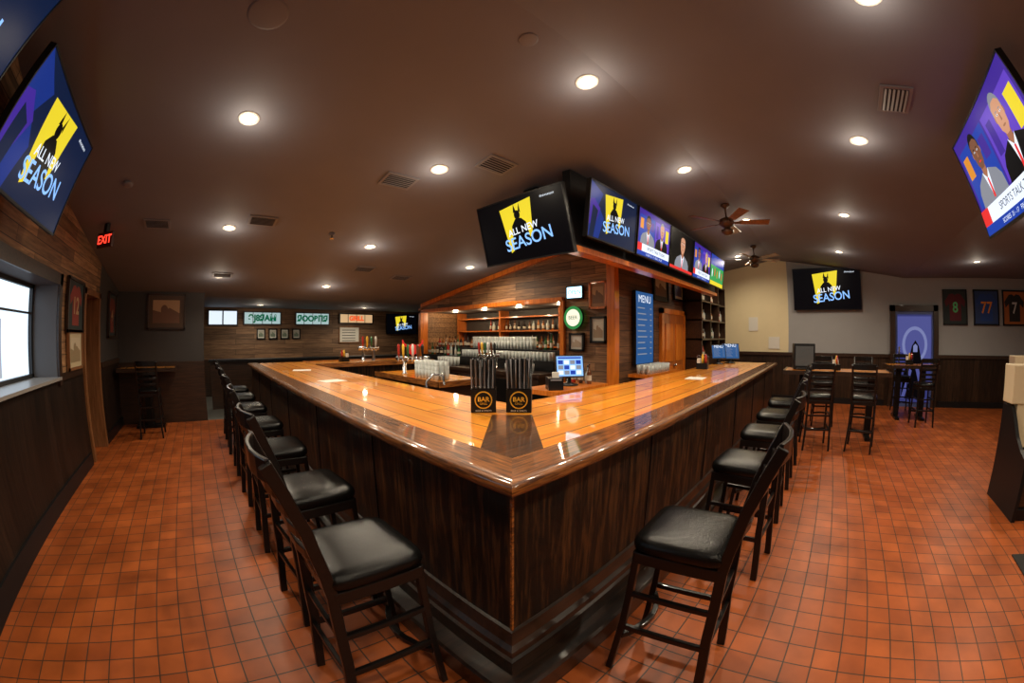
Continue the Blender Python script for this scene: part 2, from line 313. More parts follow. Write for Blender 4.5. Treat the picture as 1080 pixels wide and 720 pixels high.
# ------------------------------------------------------------------ stools
def stool():
    o=Ob(); M=STOOLM
    w=.42
    rings=[]
    for sc,z in ((.90,.715),(1.0,.735),(1.02,.755),(1.0,.775),(.93,.792),(.75,.802),(.4,.806)):
        r=[]
        for k in range(28):
            a=2*math.pi*k/28; c,s_=math.cos(a),math.sin(a); e=.32
            r.append(o.bm.verts.new((math.copysign(abs(c)**e,c)*w/2*sc,math.copysign(abs(s_)**e,s_)*w/2*sc,z)))
        rings.append(r)
    for r0,r1 in zip(rings,rings[1:]):
        for k in range(28): o._f([r0[k],r0[(k+1)%28],r1[(k+1)%28],r1[k]],VINYL,True)
    o._f(rings[-1],VINYL,True); o._f(rings[0][::-1],VINYL)
    for y in (-.185,.185): o.box((-.19,y-.012,.665),(.19,y+.012,.72),M)
    for x in (-.185,.185): o.box((x-.012,-.19,.665),(x+.012,.19,.72),M)
    for sx in (-1,1):
        o.chain([(sx*.205,.215,0),(sx*.19,.19,.35),(sx*.178,.178,.715)],.032,.032,M)
        o.chain([(sx*.205,-.25,0),(sx*.19,-.205,.35),(sx*.182,-.19,.70),(sx*.182,-.20,.80),(sx*.184,-.235,.98),(sx*.186,-.29,1.13),(sx*.188,-.335,1.23)],.028,.046,M)
        o.bar((sx*.196,.20,.30),(sx*.196,-.215,.30),.022,.030,M); o.bar((sx*.19,.188,.50),(sx*.19,-.20,.50),.022,.026,M)
    o.chain([(x,.19-.07*(1-(x/.2)**2),.24) for x in (-.2,-.16,-.12,-.06,0,.06,.12,.16,.2)],.03,.03,M,side=(0,0,1))
    o.bar((-.2,-.215,.30),(.2,-.215,.30),.03,.022,M,side=(0,0,1)); o.bar((-.19,-.2,.50),(.19,-.2,.50),.026,.022,M,side=(0,0,1))
    for z,y,h in ((.87,-.212,.04),(.955,-.228,.04),(1.04,-.255,.04),(1.115,-.285,.04),(1.205,-.325,.08)):
        o.chain([(x,y-.035*(1-(x/.185)**2),z) for x in (-.185,-.12,-.05,.05,.12,.185)],h,.018,M,side=(0,0,1))
    return o.done('bar_stool',bevel=.004)
s0=stool()
left=[(.49,1.36,-90),(.53,2.12,-86),(.53,3.05,-91),(.54,4.0,-88),(.54,4.95,-90),(.53,5.9,-92),(.53,6.8,-90)]
right=[(1.54,.45,4),(2.68,.45,-3),(3.62,.47,2),(4.5,.47,0),(5.4,.47,3)]
first=True
for x,y,a in left+right:
    if first: s0.location=(x,y,0); s0.rotation_euler=(0,0,R(a)); first=False
    else: dup(s0,(x,y,0),R(a))
for x,y,a in [(6.25,.0,-80),(6.3,-.75,-100),(7.95,-.1,95),(8.0,-.9,85),(8.35,-2.3,-85),(9.75,-2.1,90),(-1.05,7.25,0)]:
    dup(s0,(x,y,0),R(a))
def hightop(name,x0,y0,x1,y1,z=1.07):
    o=Ob(); o.box((x0,y0,z-.05),(x1,y1,z),TOPY); 
    for a,b in (((x0-.03,y0-.03,z-.06),(x0,y1+.03,z+.005)),((x1,y0-.03,z-.06),(x1+.03,y1+.03,z+.005)),((x0,y0-.03,z-.06),(x1,y0,z+.005)),((x0,y1,z-.06),(x1,y1+.03,z+.005))): o.box(a,b,DKWOOD)
    cx=(x0+x1)/2
    for y in (y0+.3,y1-.3):
        o.box((cx-.06,y-.06,.05),(cx+.06,y+.06,z-.06),BLKMET); o.box((cx-.3,y-.05,0),(cx+.3,y+.05,.05),BLKMET); o.box((cx-.25,y-.04,z-.1),(cx+.25,y+.04,z-.06),BLKMET)
    return o.done(name)
hightop('high_top_table',6.75,-1.25,7.45,.6); hightop('high_top_table',8.75,-2.75,9.35,-1.55); hightop('high_top_table',-1.75,7.75,-.6,8.2)
# ------------------------------------------------------------------ screens
NAVY=em('scr_navy',(.004,.012,.045),1); YEL=em('scr_yellow',(.90,.72,.03),.95); SBLU=em('scr_lightblue',(.25,.5,1.0),1.2); SWHT=em('scr_white',(.8,.88,1),1.1)
SBLK=em('scr_black',(.002,.002,.004),.5); PUR=em('scr_purple',(.05,.02,.30),1); PUR2=em('scr_violet',(.12,.05,.55),1); SKIN=em('scr_skin',(.70,.34,.20),.9); SKIN2=em('scr_skin_dark',(.22,.09,.05),.9)
SRED=em('scr_red',(.8,.03,.03),1); SBL2=em('scr_blue',(.01,.05,.40),1); SBL3=em('scr_deep_blue',(.008,.03,.22),1); SGRN=em('scr_green',(.03,.40,.10),.9); SORG=em('scr_orange',(.8,.3,.03),.9); SGRY=em('scr_grey',(.30,.32,.38),.8)
SHADE=em('scr_skin_shadow',(.42,.17,.09),.9)
def portrait(o,cx,z0,s,y,skin,suit,hair):
    o.pxz([(cx-.46*s,z0),(cx+.46*s,z0),(cx+.43*s,z0+.18*s),(cx+.34*s,z0+.28*s),(cx+.12*s,z0+.36*s),(cx-.12*s,z0+.36*s),(cx-.34*s,z0+.28*s),(cx-.43*s,z0+.18*s)],y,suit)
    o.pxz([(cx-.07*s,z0+.28*s),(cx+.07*s,z0+.28*s),(cx+.075*s,z0+.46*s),(cx-.075*s,z0+.46*s)],y-.0004,SHADE)
    o.pxz([(cx-.11*s,z0+.37*s),(cx-.02*s,z0+.05*s),(cx+.02*s,z0+.05*s),(cx+.11*s,z0+.37*s),(cx,z0+.27*s)],y-.0006,SWHT)
    o.pxz([(cx-.022*s,z0+.27*s),(cx-.03*s,z0+.03*s),(cx+.03*s,z0+.03*s),(cx+.022*s,z0+.27*s)],y-.001,SRED)
    o.ell(cx,z0+.66*s,.155*s,.19*s,y-.0006,hair)
    o.ell(cx-.14*s,z0+.6*s,.022*s,.04*s,y-.0008,SHADE,10); o.ell(cx+.14*s,z0+.6*s,.022*s,.04*s,y-.0008,SHADE,10)
    o.pxz([(cx-.135*s,z0+.72*s),(cx-.14*s,z0+.58*s),(cx-.115*s,z0+.47*s),(cx-.05*s,z0+.40*s),(cx+.05*s,z0+.40*s),(cx+.115*s,z0+.47*s),(cx+.14*s,z0+.58*s),(cx+.135*s,z0+.72*s),(cx+.06*s,z0+.77*s),(cx-.06*s,z0+.77*s)],y-.0012,skin)
    for e in (-.055,.055):
        o.ell(cx+e*s,z0+.625*s,.024*s,.011*s,y-.0018,SWHT,10); o.ell(cx+e*s,z0+.625*s,.010*s,.010*s,y-.0021,SBLK,8); o.pxz([(cx+(e-.03)*s,z0+.652*s),(cx+(e+.03)*s,z0+.652*s),(cx+(e+.025)*s,z0+.664*s),(cx+(e-.025)*s,z0+.664*s)],y-.0018,hair)
    o.pxz([(cx-.022*s,z0+.545*s),(cx+.022*s,z0+.545*s),(cx+.008*s,z0+.62*s),(cx-.008*s,z0+.62*s)],y-.0018,SHADE)
    o.ell(cx,z0+.49*s,.045*s,.012*s,y-.0018,SRED if skin is SKIN2 else SHADE,10)
def content(o,kind,w,h,y):
    q=lambda x0,z0,x1,z1,m,d=0: o.pxz([(x0*w,z0*h),(x1*w,z0*h),(x1*w,z1*h),(x0*w,z1*h)],y-d,m)
    if kind in('season','season_b'):
        q(-.5,-.5,.5,.5,NAVY if kind=='season_b' else SBLK)
        if kind=='season_b':
            o.pxz([(-.5*w,-.5*h),(-.30*w,-.5*h),(-.22*w,-.1*h),(-.34*w,.1*h),(-.26*w,.34*h),(-.5*w,.5*h)],y-.0005,SBL3)
            o.pxz([(-.5*w,-.3*h),(-.36*w,-.2*h),(-.30*w,.05*h),(-.42*w,.2*h),(-.5*w,.15*h)],y-.001,PUR)
            o.pxz([(-.48*w,-.5*h),(-.40*w,-.5*h),(-.34*w,.0*h),(-.44*w,.08*h)],y-.0013,NAVY)
        o.pxz([(-.22*w,.36*h),(.16*w,.44*h),(.12*w,-.14*h),(-.16*w,-.36*h)],y-.0015,YEL)
        o.ell(-.02*w,.22*h,.035*w,.075*h,y-.002,SBLK)
        o.pxz([(-.06*w,.26*h),(-.045*w,.40*h),(-.025*w,.28*h)],y-.0021,SBLK); o.pxz([(.0*w,.28*h),(.02*w,.40*h),(.025*w,.24*h)],y-.0021,SBLK)
        o.pxz([(-.12*w,-.34*h),(.09*w,-.2*h),(.07*w,.08*h),(.02*w,.16*h),(-.05*w,.16*h),(-.10*w,.06*h)],y-.0022,SBLK)
        o.text('ALL NEW',h*.15,SWHT,T(.02*w,y-.0035,-.02*h,R(-6)),off=h*.002); o.text('SEASON',h*.27,SBLU,T(.06*w,y-.0035,-.20*h,R(-6)),off=h*.003)
        o.text('#newseason',h*.055,SWHT,T(.34*w,y-.0035,.4*h))
    elif kind=='news':
        q(-.5,-.5,.5,.5,PUR); q(-.47,-.22,-.02,.38,SBL2,.0008); q(.0,-.22,.47,.38,PUR2,.0008)
        q(-.45,.08,-.36,.3,SORG,.0012); q(.34,.0,.45,.30,YEL,.0012); q(.03,.0,.10,.3,PUR,.0012); q(-.14,.1,-.05,.3,PUR,.0012)
        portrait(o,-.22*w,-.24*h,.78*h,y-.0016,SKIN2,SGRY,SBLK); portrait(o,.22*w,-.24*h,.78*h,y-.0016,SKIN,SBLK,SGRY)
        q(-.5,-.40,.5,-.24,SWHT,.005); q(-.5,-.5,.5,-.40,SBL2,.005); q(-.5,-.4,-.38,-.24,SRED,.0055)
        o.text('SPORTS TALK TODAY',h*.10,NAVY,T(.06*w,y-.0065,-.32*h)); o.text('SCORES  21 - 17   FINAL   34 - 28',h*.06,SWHT,T(0,y-.0065,-.45*h))
    elif kind=='sport':
        q(-.5,-.5,.5,.5,SGRN); q(-.5,.15,.5,.5,SBL2,.0006)
        for k in range(5): o.ell((-.36+.18*k)*w,(-.1+.05*(k%2))*h,.03*w,.14*h,y-.001,(SWHT,SRED,SORG)[k%3])
        q(-.5,-.5,.5,-.36,YEL,.0012)
    elif kind=='fighter':
        q(-.5,-.5,.5,.5,SBLK); portrait(o,0,-.5*h,1.15*h,y-.001,SKIN,SGRY,SBLK); q(-.5,-.5,.5,-.42,SRED,.004)
    elif kind=='menu':
        q(-.5,-.5,.5,.5,em('menu_blue',(.02,.09,.26),1))
        o.text('MENU',w*.26,SWHT,T(0,y-.002,.40*h))
        for k in range(9): q(-.4,.27-.08*k,.0+.06*(k%3),.285-.08*k,SGRY,.001); 
        for k in range(9): q(.3,.27-.08*k,.4,.285-.08*k,SGRY,.001)
    elif kind=='pos':
        q(-.5,-.5,.5,.5,SBLU)
        for i in range(4):
            for j in range(3): q(-.45+i*.23,-.42+j*.26,-.26+i*.23,-.22+j*.26,(SWHT,SGRY,SBL2)[(i+j)%3],.001)
        q(-.45,.38,.45,.46,SBL2,.001)
def tv(w,h,kind,loc,rot,bracket=None,name='television',body=.05):
    o=Ob(); b=.012
    o.box((-w/2,0,-h/2),(w/2,body,h/2),BLACK)
    for a,c in (((-w/2,-.008,-h/2),(w/2,0,-h/2+b*1.4)),((-w/2,-.008,h/2-b),(w/2,0,h/2)),((-w/2,-.008,-h/2),(-w/2+b,0,h/2)),((w/2-b,-.008,-h/2),(w/2,0,h/2))): o.box(a,c,BLACK)
    o.box((-w*.25,body,-h*.3),(w*.25,body+.03,h*.3),BLACK)
    content(o,kind,w-2*b,h-2*b,-.001)
    if bracket: 
        for x in (-.15,.15): o.bar((x,body,0),(x*.4,body+bracket,.05),.04,.04,BLKMET)
        o.box((-.2,body+bracket-.02,-.15),(.2,body+bracket,.2),BLKMET)
    return o.done(name,loc,rot)
tv(1.42,.76,'season_b',(-1.36,2.72,2.74),(R(16),0,R(90)),.34)
tv(1.42,.76,'season_b',(-1.36,1.10,2.92),(R(16),0,R(90)),.34)
tv(1.28,.72,'season',(3.0,2.86,2.77),(R(15),0,R(-90)))
o=Ob(); o.tube([(3.12,2.86,2.8),(3.25,2.86,2.95),(3.25,2.86,zc(2.86)-.005)],.025,BLKMET); o.box((3.15,2.76,zc(2.86)-.04),(3.35,2.96,zc(2.86)-.02),BLKMET); o.done('tv_ceiling_mount')
o=Ob(); o.box((3.16,2.3,2.52),(8.42,2.4,zc(2.4)-.005),BLACK); o.box((3.14,2.26,2.46),(8.44,2.42,2.52),PINE); o.done('tv_fascia_panel')
kinds=['season_b','news','fighter','news','sport']
xs=[3.18,4.26,5.32,6.38,7.42]
for k,x in zip(kinds,xs): tv(1.03,.62,k,(x+.52,2.10,2.90),(R(8),0,0),.08)
tv(1.32,.74,'news',(2.62,-1.5,2.68),(R(14),0,R(180)))
o=Ob(); o.tube([(2.62,-1.62,2.7),(2.62,-1.8,2.8),(2.62,-1.8,zc(-1.8)-.005)],.025,BLKMET); o.box((2.5,-1.9,zc(-1.8)-.06),(2.74,-1.7,zc(-1.8)-.02),BLKMET); o.done('tv_ceiling_mount')
tv(1.82,1.02,'season',(XF-.14,-.22,2.76),(R(4),0,R(-90)),.06)
tv(1.15,.66,'season',(6.35,11.5,2.0),(0,0,0))
tv(.72,1.24,'menu',(6.18,2.96,1.74),(0,0,0),name='menu_screen')
o=Ob(); o.box((-.1,-.1,-.16),(.1,.1,.14),BLACK); o.lathe([(.07,-.0),(.06,.02)],(0,0,-.18),GRILL); o.tube([(0,0,.14),(0,0,.29)],.015,BLKMET); o.done('projector_speaker',(3.42,2.62,zc(2.62)-.31),(0,0,R(40)))
# ------------------------------------------------------------------ frames / signs
def frame(w,h,loc,rz,art,fm=DKWOOD,name='framed_picture'):
    o=Ob(); t=.035
    o.box((-w/2,.0,-h/2),(w/2,.02,h/2),fm)
    for a,c in (((-w/2,-.02,-h/2),(w/2,0,-h/2+t)),((-w/2,-.02,h/2-t),(w/2,0,h/2)),((-w/2,-.02,-h/2),(-w/2+t,0,h/2)),((w/2-t,-.02,-h/2),(w/2,0,h/2))): o.box(a,c,fm)
    art(o,w-2*t,h-2*t); return o.done(name,loc,(0,0,rz))
def jersey(body,num,ncol,bg):
    mb=pm('jersey_%s'%body[0],body[1],.8); mn=pm('num_%s'%ncol[0],ncol[1],.7); mg=pm('mat_%s'%bg[0],bg[1],.8)
    def f(o,w,h):
        o.pxz([(-w/2,-h/2),(w/2,-h/2),(w/2,h/2),(-w/2,h/2)],-.002,mg)
        s=min(w,h)
        o.pxz([(-.26*s,-.42*h),(.26*s,-.42*h),(.26*s,.12*h),(.42*s,.0*h),(.47*s,.18*h),(.25*s,.40*h),(.1*s,.42*h),(0,.36*h),(-.1*s,.42*h),(-.25*s,.40*h),(-.47*s,.18*h),(-.42*s,.0*h),(-.26*s,.12*h)],-.004,mb)
        o.text(num,s*.5,mn,T(0,-.007,-.02*h),off=.006)
    return f
def photo(c1,c2,c3,dot=False):
    a,b,c=[pm('art_%02d%02d%02d'%tuple(int(v*99) for v in k),k,.5) for k in (c1,c2,c3)]
    def f(o,w,h):
        o.pxz([(-w/2,-h/2),(w/2,-h/2),(w/2,h/2),(-w/2,h/2)],-.002,a)
        o.pxz([(-w*.38,-h*.36),(w*.38,-h*.36),(w*.38,h*.36),(-w*.38,h*.36)],-.004,b)
        o.pxz([(-w*.38,-h*.36),(w*.38,-h*.36),(w*.38,h*-.05),(w*.1,h*.12),(-w*.15,-h*.02),(-w*.38,h*.05)],-.006,c)
        o.ell(-w*.05,h*.05,w*.1,h*.16,-.008,c if not dot else PAPER)
    return f
wh=('w',(.6,.6,.6)); dk=('dk',(.02,.03,.03)); 
frame(.74,.82,(XF-.03,-3.8,2.32),R(-90),jersey(('maroon',(.10,.012,.02)),'8',('gr',(.1,.5,.2)),dk),BLACK,'framed_jersey')
frame(.82,.82,(XF-.03,-4.78,2.32),R(-90),jersey(('navy',(.02,.06,.25)),'77',('or',(.8,.25,.03)),('blu',(.03,.06,.18))),BLACK,'framed_jersey')
frame(.8,.82,(XF-.03,-5.72,2.32),R(-90),jersey(('black',(.02,.02,.02)),'7',wh,('or2',(.4,.12,.03))),BLACK,'framed_jersey')
frame(.72,.62,(XL+.035,5.34,1.98),R(90),jersey(('red',(.22,.03,.02)),'12',('tan',(.4,.25,.12)),dk),DKWOOD,'framed_jersey')
frame(.62,.46,(XL+.035,5.34,1.47),R(90),photo((.55,.45,.28),(.6,.5,.35),(.3,.22,.12)),FR2)
frame(.6,.75,(XL+.035,7.6,1.98),R(90),jersey(('red2',(.16,.03,.02)),'4',('tan',(.4,.25,.12)),dk),DKWOOD,'framed_jersey')
frame(.82,.66,(-.8,8.27,2.08),0,photo((.08,.04,.02),(.45,.26,.13),(.16,.07,.035)),DKWOOD)
frame(.74,.5,(7.05,3.02,2.52),0,photo((.02,.02,.02),(.6,.55,.45),(.2,.12,.08)),BLACK)
frame(.56,.5,(8.02,3.02,2.6),0,photo((.5,.5,.46),(.3,.25,.2),(.1,.12,.3)),BLACK)
frame(.34,.44,(5.26,3.34,2.25),R(-90),photo((.35,.18,.08),(.5,.3,.15),(.2,.1,.05)),PINE)
frame(.3,.42,(5.26,3.34,1.70),R(-90),photo((.6,.58,.5),(.7,.66,.55),(.4,.3,.2)),BLACK)
frame(.3,.3,(5.26,3.76,1.5),R(-90),photo((.65,.62,.55),(.7,.66,.6),(.5,.4,.3)),BLACK)
for k in range(4): frame(.26,.3,(1.7+k*.36,11.57,1.68),0,photo((.6,.6,.55),(.4,.4,.35),(.15,.2,.15)),BLACK)
o=Ob(); n=28
o.ell(0,0,.19,.19,-.03,em('sign_green',(.03,.25,.06),.9),n); o.ell(0,0,.14,.14,-.034,em('sign_cream',(.9,.85,.65),1.2),n)
for k in range(n):
    a,b=2*math.pi*k/n,2*math.pi*(k+1)/n
    o.poly([(.19*math.cos(a),-.03,.19*math.sin(a)),(.19*math.cos(b),-.03,.19*math.sin(b)),(.19*math.cos(b),.02,.19*math.sin(b)),(.19*math.cos(a),.02,.19*math.sin(a))],BLACK)
o.text('BEER',.085,em('sign_dk',(.02,.1,.03),1),T(0,-.038,0)); o.keep=True
o.done('round_beer_sign',(5.23,3.79,1.9),(0,0,R(-90)))
o=Ob(); o.box((-.17,0,-.11),(.17,.04,.11),BLACK); o.pxz([(-.15,-.09),(.15,-.09),(.15,.09),(-.15,.09)],-.003,em('led_white',(.45,.8,1),3)); o.text('OPEN',.1,SBL2,T(0,-.006,0)); o.done('led_sign',(5.24,3.79,2.32),(0,0,R(-90)))
def neon(word,col,x0,x1,z0,z1,bg=(.62,.72,.78)):
    o=Ob(); w=x1-x0;h=z1-z0
    o.box((-w/2,0,-h/2),(w/2,.05,h/2),fr); o.pxz([(-w/2+.03,-h/2+.03),(w/2-.03,-h/2+.03),(w/2-.03,h/2-.03),(-w/2+.03,h/2-.03)],-.004,em('bg_'+word,bg,.8))
    for k in range(1,4): o.box((-w/2+k*w/4-.01,-.006,-h/2),(-w/2+k*w/4+.01,0,h/2),fr)
    o.text(word,h*.62,em('letters_'+word,col,1),T(0,-.01,-.0),off=.012); return o.done('window_lettering_sign',((x0+x1)/2,11.52,(z0+z1)/2))
neon('ЭJ8ЯAМ',(.0,.10,.045),1.17,2.3,1.93,2.3,(.45,.62,.62)); neon('ЯOOBПЯ',(.0,.10,.045),2.74,3.82,1.93,2.3,(.45,.62,.62)); neon('GRILL',(.9,.12,.03),4.15,5.3,1.99,2.3,(.8,.5,.25))
o=Ob(); o.box((-.45,0,-.22),(.45,.04,.22),fr); o.pxz([(-.41,-.18),(-.02,-.18),(-.02,.18),(-.41,.18)],-.004,em('day_window',(.75,.85,.95),1.1)); o.pxz([(.02,-.18),(.41,-.18),(.41,.18),(.02,.18)],-.004,MATS['day_window']); o.done('window_2',(.56,11.54,2.12))
o=Ob(); o.box((-.35,0,-.25),(.35,.03,.25),FR2); o.pxz([(-.32,-.22),(.32,-.22),(.32,.22),(-.32,.22)],-.003,PAPER); 
for k in range(5): o.pxz([(-.25,.13-.08*k),(.2,.13-.08*k),(.2,.15-.08*k),(-.25,.15-.08*k)],-.006,BLACK)
o.done('whiteboard',(4.5,11.56,1.65))
o=Ob(); o.box((.15,9.5,0),(6.0,9.65,1.05),DKWOOD); o.box((.1,9.4,1.05),(6.05,9.75,1.1),BLACK); o.done('drink_rail_half_wall')
o=Ob(); o.box((-.15,-.02,-.09),(.15,.02,.09),pm('exit_body',(.06,.015,.01),.5)); o.box((-.03,-.03,.09),(.03,.03,.195),BLACK)
o.text('EXIT',.14,em('exit_red',(1,.04,.02),2.5),T(0,-.024,0),off=.003); o.text('EXIT',.14,MATS['exit_red'],Matrix.Rotation(math.pi,4,'Z')@T(0,-.024,0))
o.done('exit_sign',(-1.42,5.2,zc(5.2)-.2),(0,0,R(-35)))
# ------------------------------------------------------------------ ceiling items
SL=math.atan(.155)
def tilt(y): return (-SL if 1.2<y<8.62 else (SL if -2.348<y<=1.2 else 0))
LP=[(.14,2.98,1),(2.05,3.07,1.4),(2.17,1.37,1.7),(4.19,1.39,1.5),(6.67,1.15,1.1),(1.76,-.66,.9),(3.56,-.59,.9),(5.96,-.5,1),(.25,5.14,1),(2.35,5.29,1.4),(8.6,-.5,1.6),(-.1,-.7,.8),(-.3,-3,.8),(2.2,-3.2,.8),(5,-3.4,1),(8.3,-3.6,1.3),(4.5,5.6,1.2),(.25,7.2,.8),(2.4,7.5,.9),(1.5,10.4,.8),(4.5,10.4,.8),(-.1,-5,.8),(4,-5.6,1),(9.2,1.9,1)]  # downlights behind the camera and the far-left room pair are added fill
for x,y,s in LP:
    q=Ob(); q.keep=True
    q.lathe([(.058,.0),(.06,-.006),(.078,-.012),(.092,-.006),(.093,.004)],(0,0,0),WHITE,20); q.lathe([(.058,-.002),(.03,-.006),(.001,-.007)],(0,0,0),BULB,20)
    f=q.done('recessed_downlight_or_added_fill',(x,y,zc(y)),(tilt(y),0,0))
    for kind,e,dz in (('SPOT',76*s,-.04),('POINT',4.5,-.20)):
        l=bpy.data.lights.new('lamp',kind); l.energy=e; l.color=(1,.85,.64); l.shadow_soft_size=.06
        if kind=='SPOT': l.spot_size=R(164); l.spot_blend=.7
        lo=bpy.data.objects.new('lamp',l); bpy.context.collection.objects.link(lo); lo.parent=f; lo.location=(0,0,dz)
def vent(x,y,w=.36,d=.26,rz=0):
    o=Ob(); 
    o.box((-w/2,-d/2,-.012),(w/2,d/2,.0),GRILL); o.box((-w/2+.03,-d/2+.03,-.014),(w/2-.03,d/2-.03,-.011),GRILD)
    n=6
    for k in range(n):
        yy=-d/2+.045+k*(d-.09)/(n-1); o.cbox((0,yy,-.016),(w-.06,.018,.004),GRILL,rot=(R(25),0,0))
    o.done('ceiling_vent',(x,y,zc(y)-.002),(tilt(y),0,rz))
for x,y in [(1.80,3.45),(2.49,2.71),(2.82,-.86),(.65,4.85),(-.72,5.15),(.3,7.1),(2.7,6.3),(3.6,6.6)]: vent(x,y)
DET=pm('detector',(.17,.165,.185),.6)
for x,y,r in ((1.52,1.37,.065),(0,1.95,.13),(1.64,5.0,.04),(-1.0,4.2,.06)):
    q=Ob(); t=.006 if r>.062 else .03
    q.lathe([(r,.0),(r,-t*.6),(r*.88,-t),(r*.3,-t),(0,-t)],(0,0,0),DET,24); 
    if r<.05: q.lathe([(.012,-.02),(.012,-.07),(.03,-.075),(.03,-.08)],(0,0,0),CHROME)
    q.done('sprinkler_head' if r<.05 else 'ceiling_speaker_disc' if r>.062 else 'smoke_detector',(x,y,zc(y)),(tilt(y),0,0))
def fan(x,y,a0):
    o=Ob(); d=zc(y)
    o.lathe([(.07,0),(.07,-.03),(.03,-.06),(.014,-.07),(.014,-.2),(.05,-.21),(.11,-.24),(.12,-.30),(.09,-.34),(.05,-.36),(.05,-.38)],(0,0,0),BRONZE,20)
    o.lathe([(.05,-.38),(.10,-.40),(.09,-.44),(.05,-.47),(0,-.475)],(0,0,0),BRONZE,20)
    for k in range(5):
        a=a0+k*2*math.pi/5; c,s=math.cos(a),math.sin(a)
        def P(r,t,z): return (r*c-t*s,r*s+t*c,z)
        o.hexa([P(.1,-.02,-.29),P(.22,-.03,-.28),P(.22,.03,-.295),P(.1,.02,-.3),P(.1,-.02,-.28),P(.22,-.03,-.272),P(.22,.03,-.287),P(.1,.02,-.29)],BRONZE)
        o.hexa([P(.2,-.05,-.275),P(.66,-.075,-.27),P(.66,.075,-.30),P(.2,.05,-.298),P(.2,-.05,-.267),P(.66,-.075,-.262),P(.66,.075,-.292),P(.2,.05,-.29)],FR2)
    o.done('ceiling_fan',(x,y,d))
fan(5.7,1.3,0); fan(8.6,1.4,.4)
# ------------------------------------------------------------------ back wall door, shelf unit, cooler
o=Ob(); o.box((7.1,3.0,0),(8.25,3.04,2.04),DOORM)
for x in (7.2,7.75):
    for z in (.25,1.1): o.box((x,2.985,z),(x+.4,3.0,z+.75),PINE)
for a,b in (((7.0,2.98,0),(7.1,3.045,2.14)),((8.25,2.98,0),(8.34,3.045,2.14)),((7.0,2.98,2.04),(8.34,3.045,2.14))): o.box(a,b,PINE)
o.lathe([(0,0),(.03,0),(.03,.04),(0,.045)],(7.66,2.96,1.0),CHROME); o.done('door_2')
def bottle(o,x,y,z,m,s=1.,kind=0):
    if kind==0: pr=[(0,0),(.036,0),(.038,.01),(.038,.05),(.038,.13),(.038,.17),(.030,.20),(.014,.225),(.013,.28),(.015,.282),(.015,.30),(0,.302)]
    elif kind==1: pr=[(0,0),(.042,0),(.045,.01),(.045,.05),(.045,.11),(.044,.14),(.02,.18),(.014,.20),(.014,.24),(.017,.242),(.017,.27),(0,.272)]
    else: pr=[(0,0),(.03,0),(.032,.01),(.032,.05),(.032,.14),(.03,.16),(.018,.19),(.012,.24),(.012,.31),(.014,.312),(.014,.33),(0,.332)]
    pr=[(r*s,h*s) for r,h in pr]
    mats=[m,m,m,LABEL,m,m,m,m,m,BLACK,BLACK]
    o.lathe(pr,(x,y,z),m,9,mats)
def shelfunit():
    o=Ob(); x0,x1,y0,y1=8.36,10.55,2.6,3.04
    o.box((x0,y0,0),(x1,y1,1.1),DKWOOD)
    for x in (x0,9.08,9.82,x1-.04): o.box((x,y0,1.1),(x+.04,y1,2.85),DKWOOD)
    for z in (1.1,1.52,1.94,2.36,2.81): o.box((x0,y0,z),(x1,y1,z+.035),DKWOOD)
    o.done('liquor_shelf_unit')
    b=Ob()
    for z in (1.136,1.556,1.976,2.396):
        x=x0+.1
        while x<x1-.1:
            if abs(x-9.1)>.06 and abs(x-9.84)>.06: bottle(b,x,y0+.12+random.uniform(0,.06),z,random.choice(BOT),random.uniform(.9,1.1),random.randrange(3))
            x+=random.uniform(.10,.16)
    b.done('liquor_bottles')
shelfunit()
o=Ob(); y0,y1=-3.27,-1.9
for a,b in (((XF-.1,y0,0),(XF,y0+.14,2.36)),((XF-.1,y1-.14,0),(XF,y1,2.36)),((XF-.1,y0,2.22),(XF,y1,2.36))): o.box(a,b,DKWOOD)
o.box((XF-.05,y0+.14,.0),(XF-.01,y1-.14,2.22),pm('cooler_blue',(.08,.12,.32),.3,noise=.5,nscale=3)); 
CG=em('cooler_glass',(.04,.045,.18),.8); C2=em('cooler_light',(.22,.25,.52),.8); C3=em('cooler_mid',(.09,.10,.33),.8)
o.box((XF-.08,y0+.2,.12),(XF-.05,y1-.2,2.14),CG)
def yz(pts,x,m): o.poly([(x,p[0],p[1]) for p in pts],m)
yz([(-3.05,1.0),(-2.1,1.3),(-2.1,2.1),(-3.05,2.1)],XF-.0815,C3)
for k in range(24):
    a,b=2*math.pi*k/24,2*math.pi*(k+1)/24
    yz([(-2.585+.36*math.cos(a),1.45+.42*math.sin(a)),(-2.585+.36*math.cos(b),1.45+.42*math.sin(b)),(-2.585+.28*math.cos(b),1.45+.34*math.sin(b)),(-2.585+.28*math.cos(a),1.45+.34*math.sin(a))],XF-.083,C2)
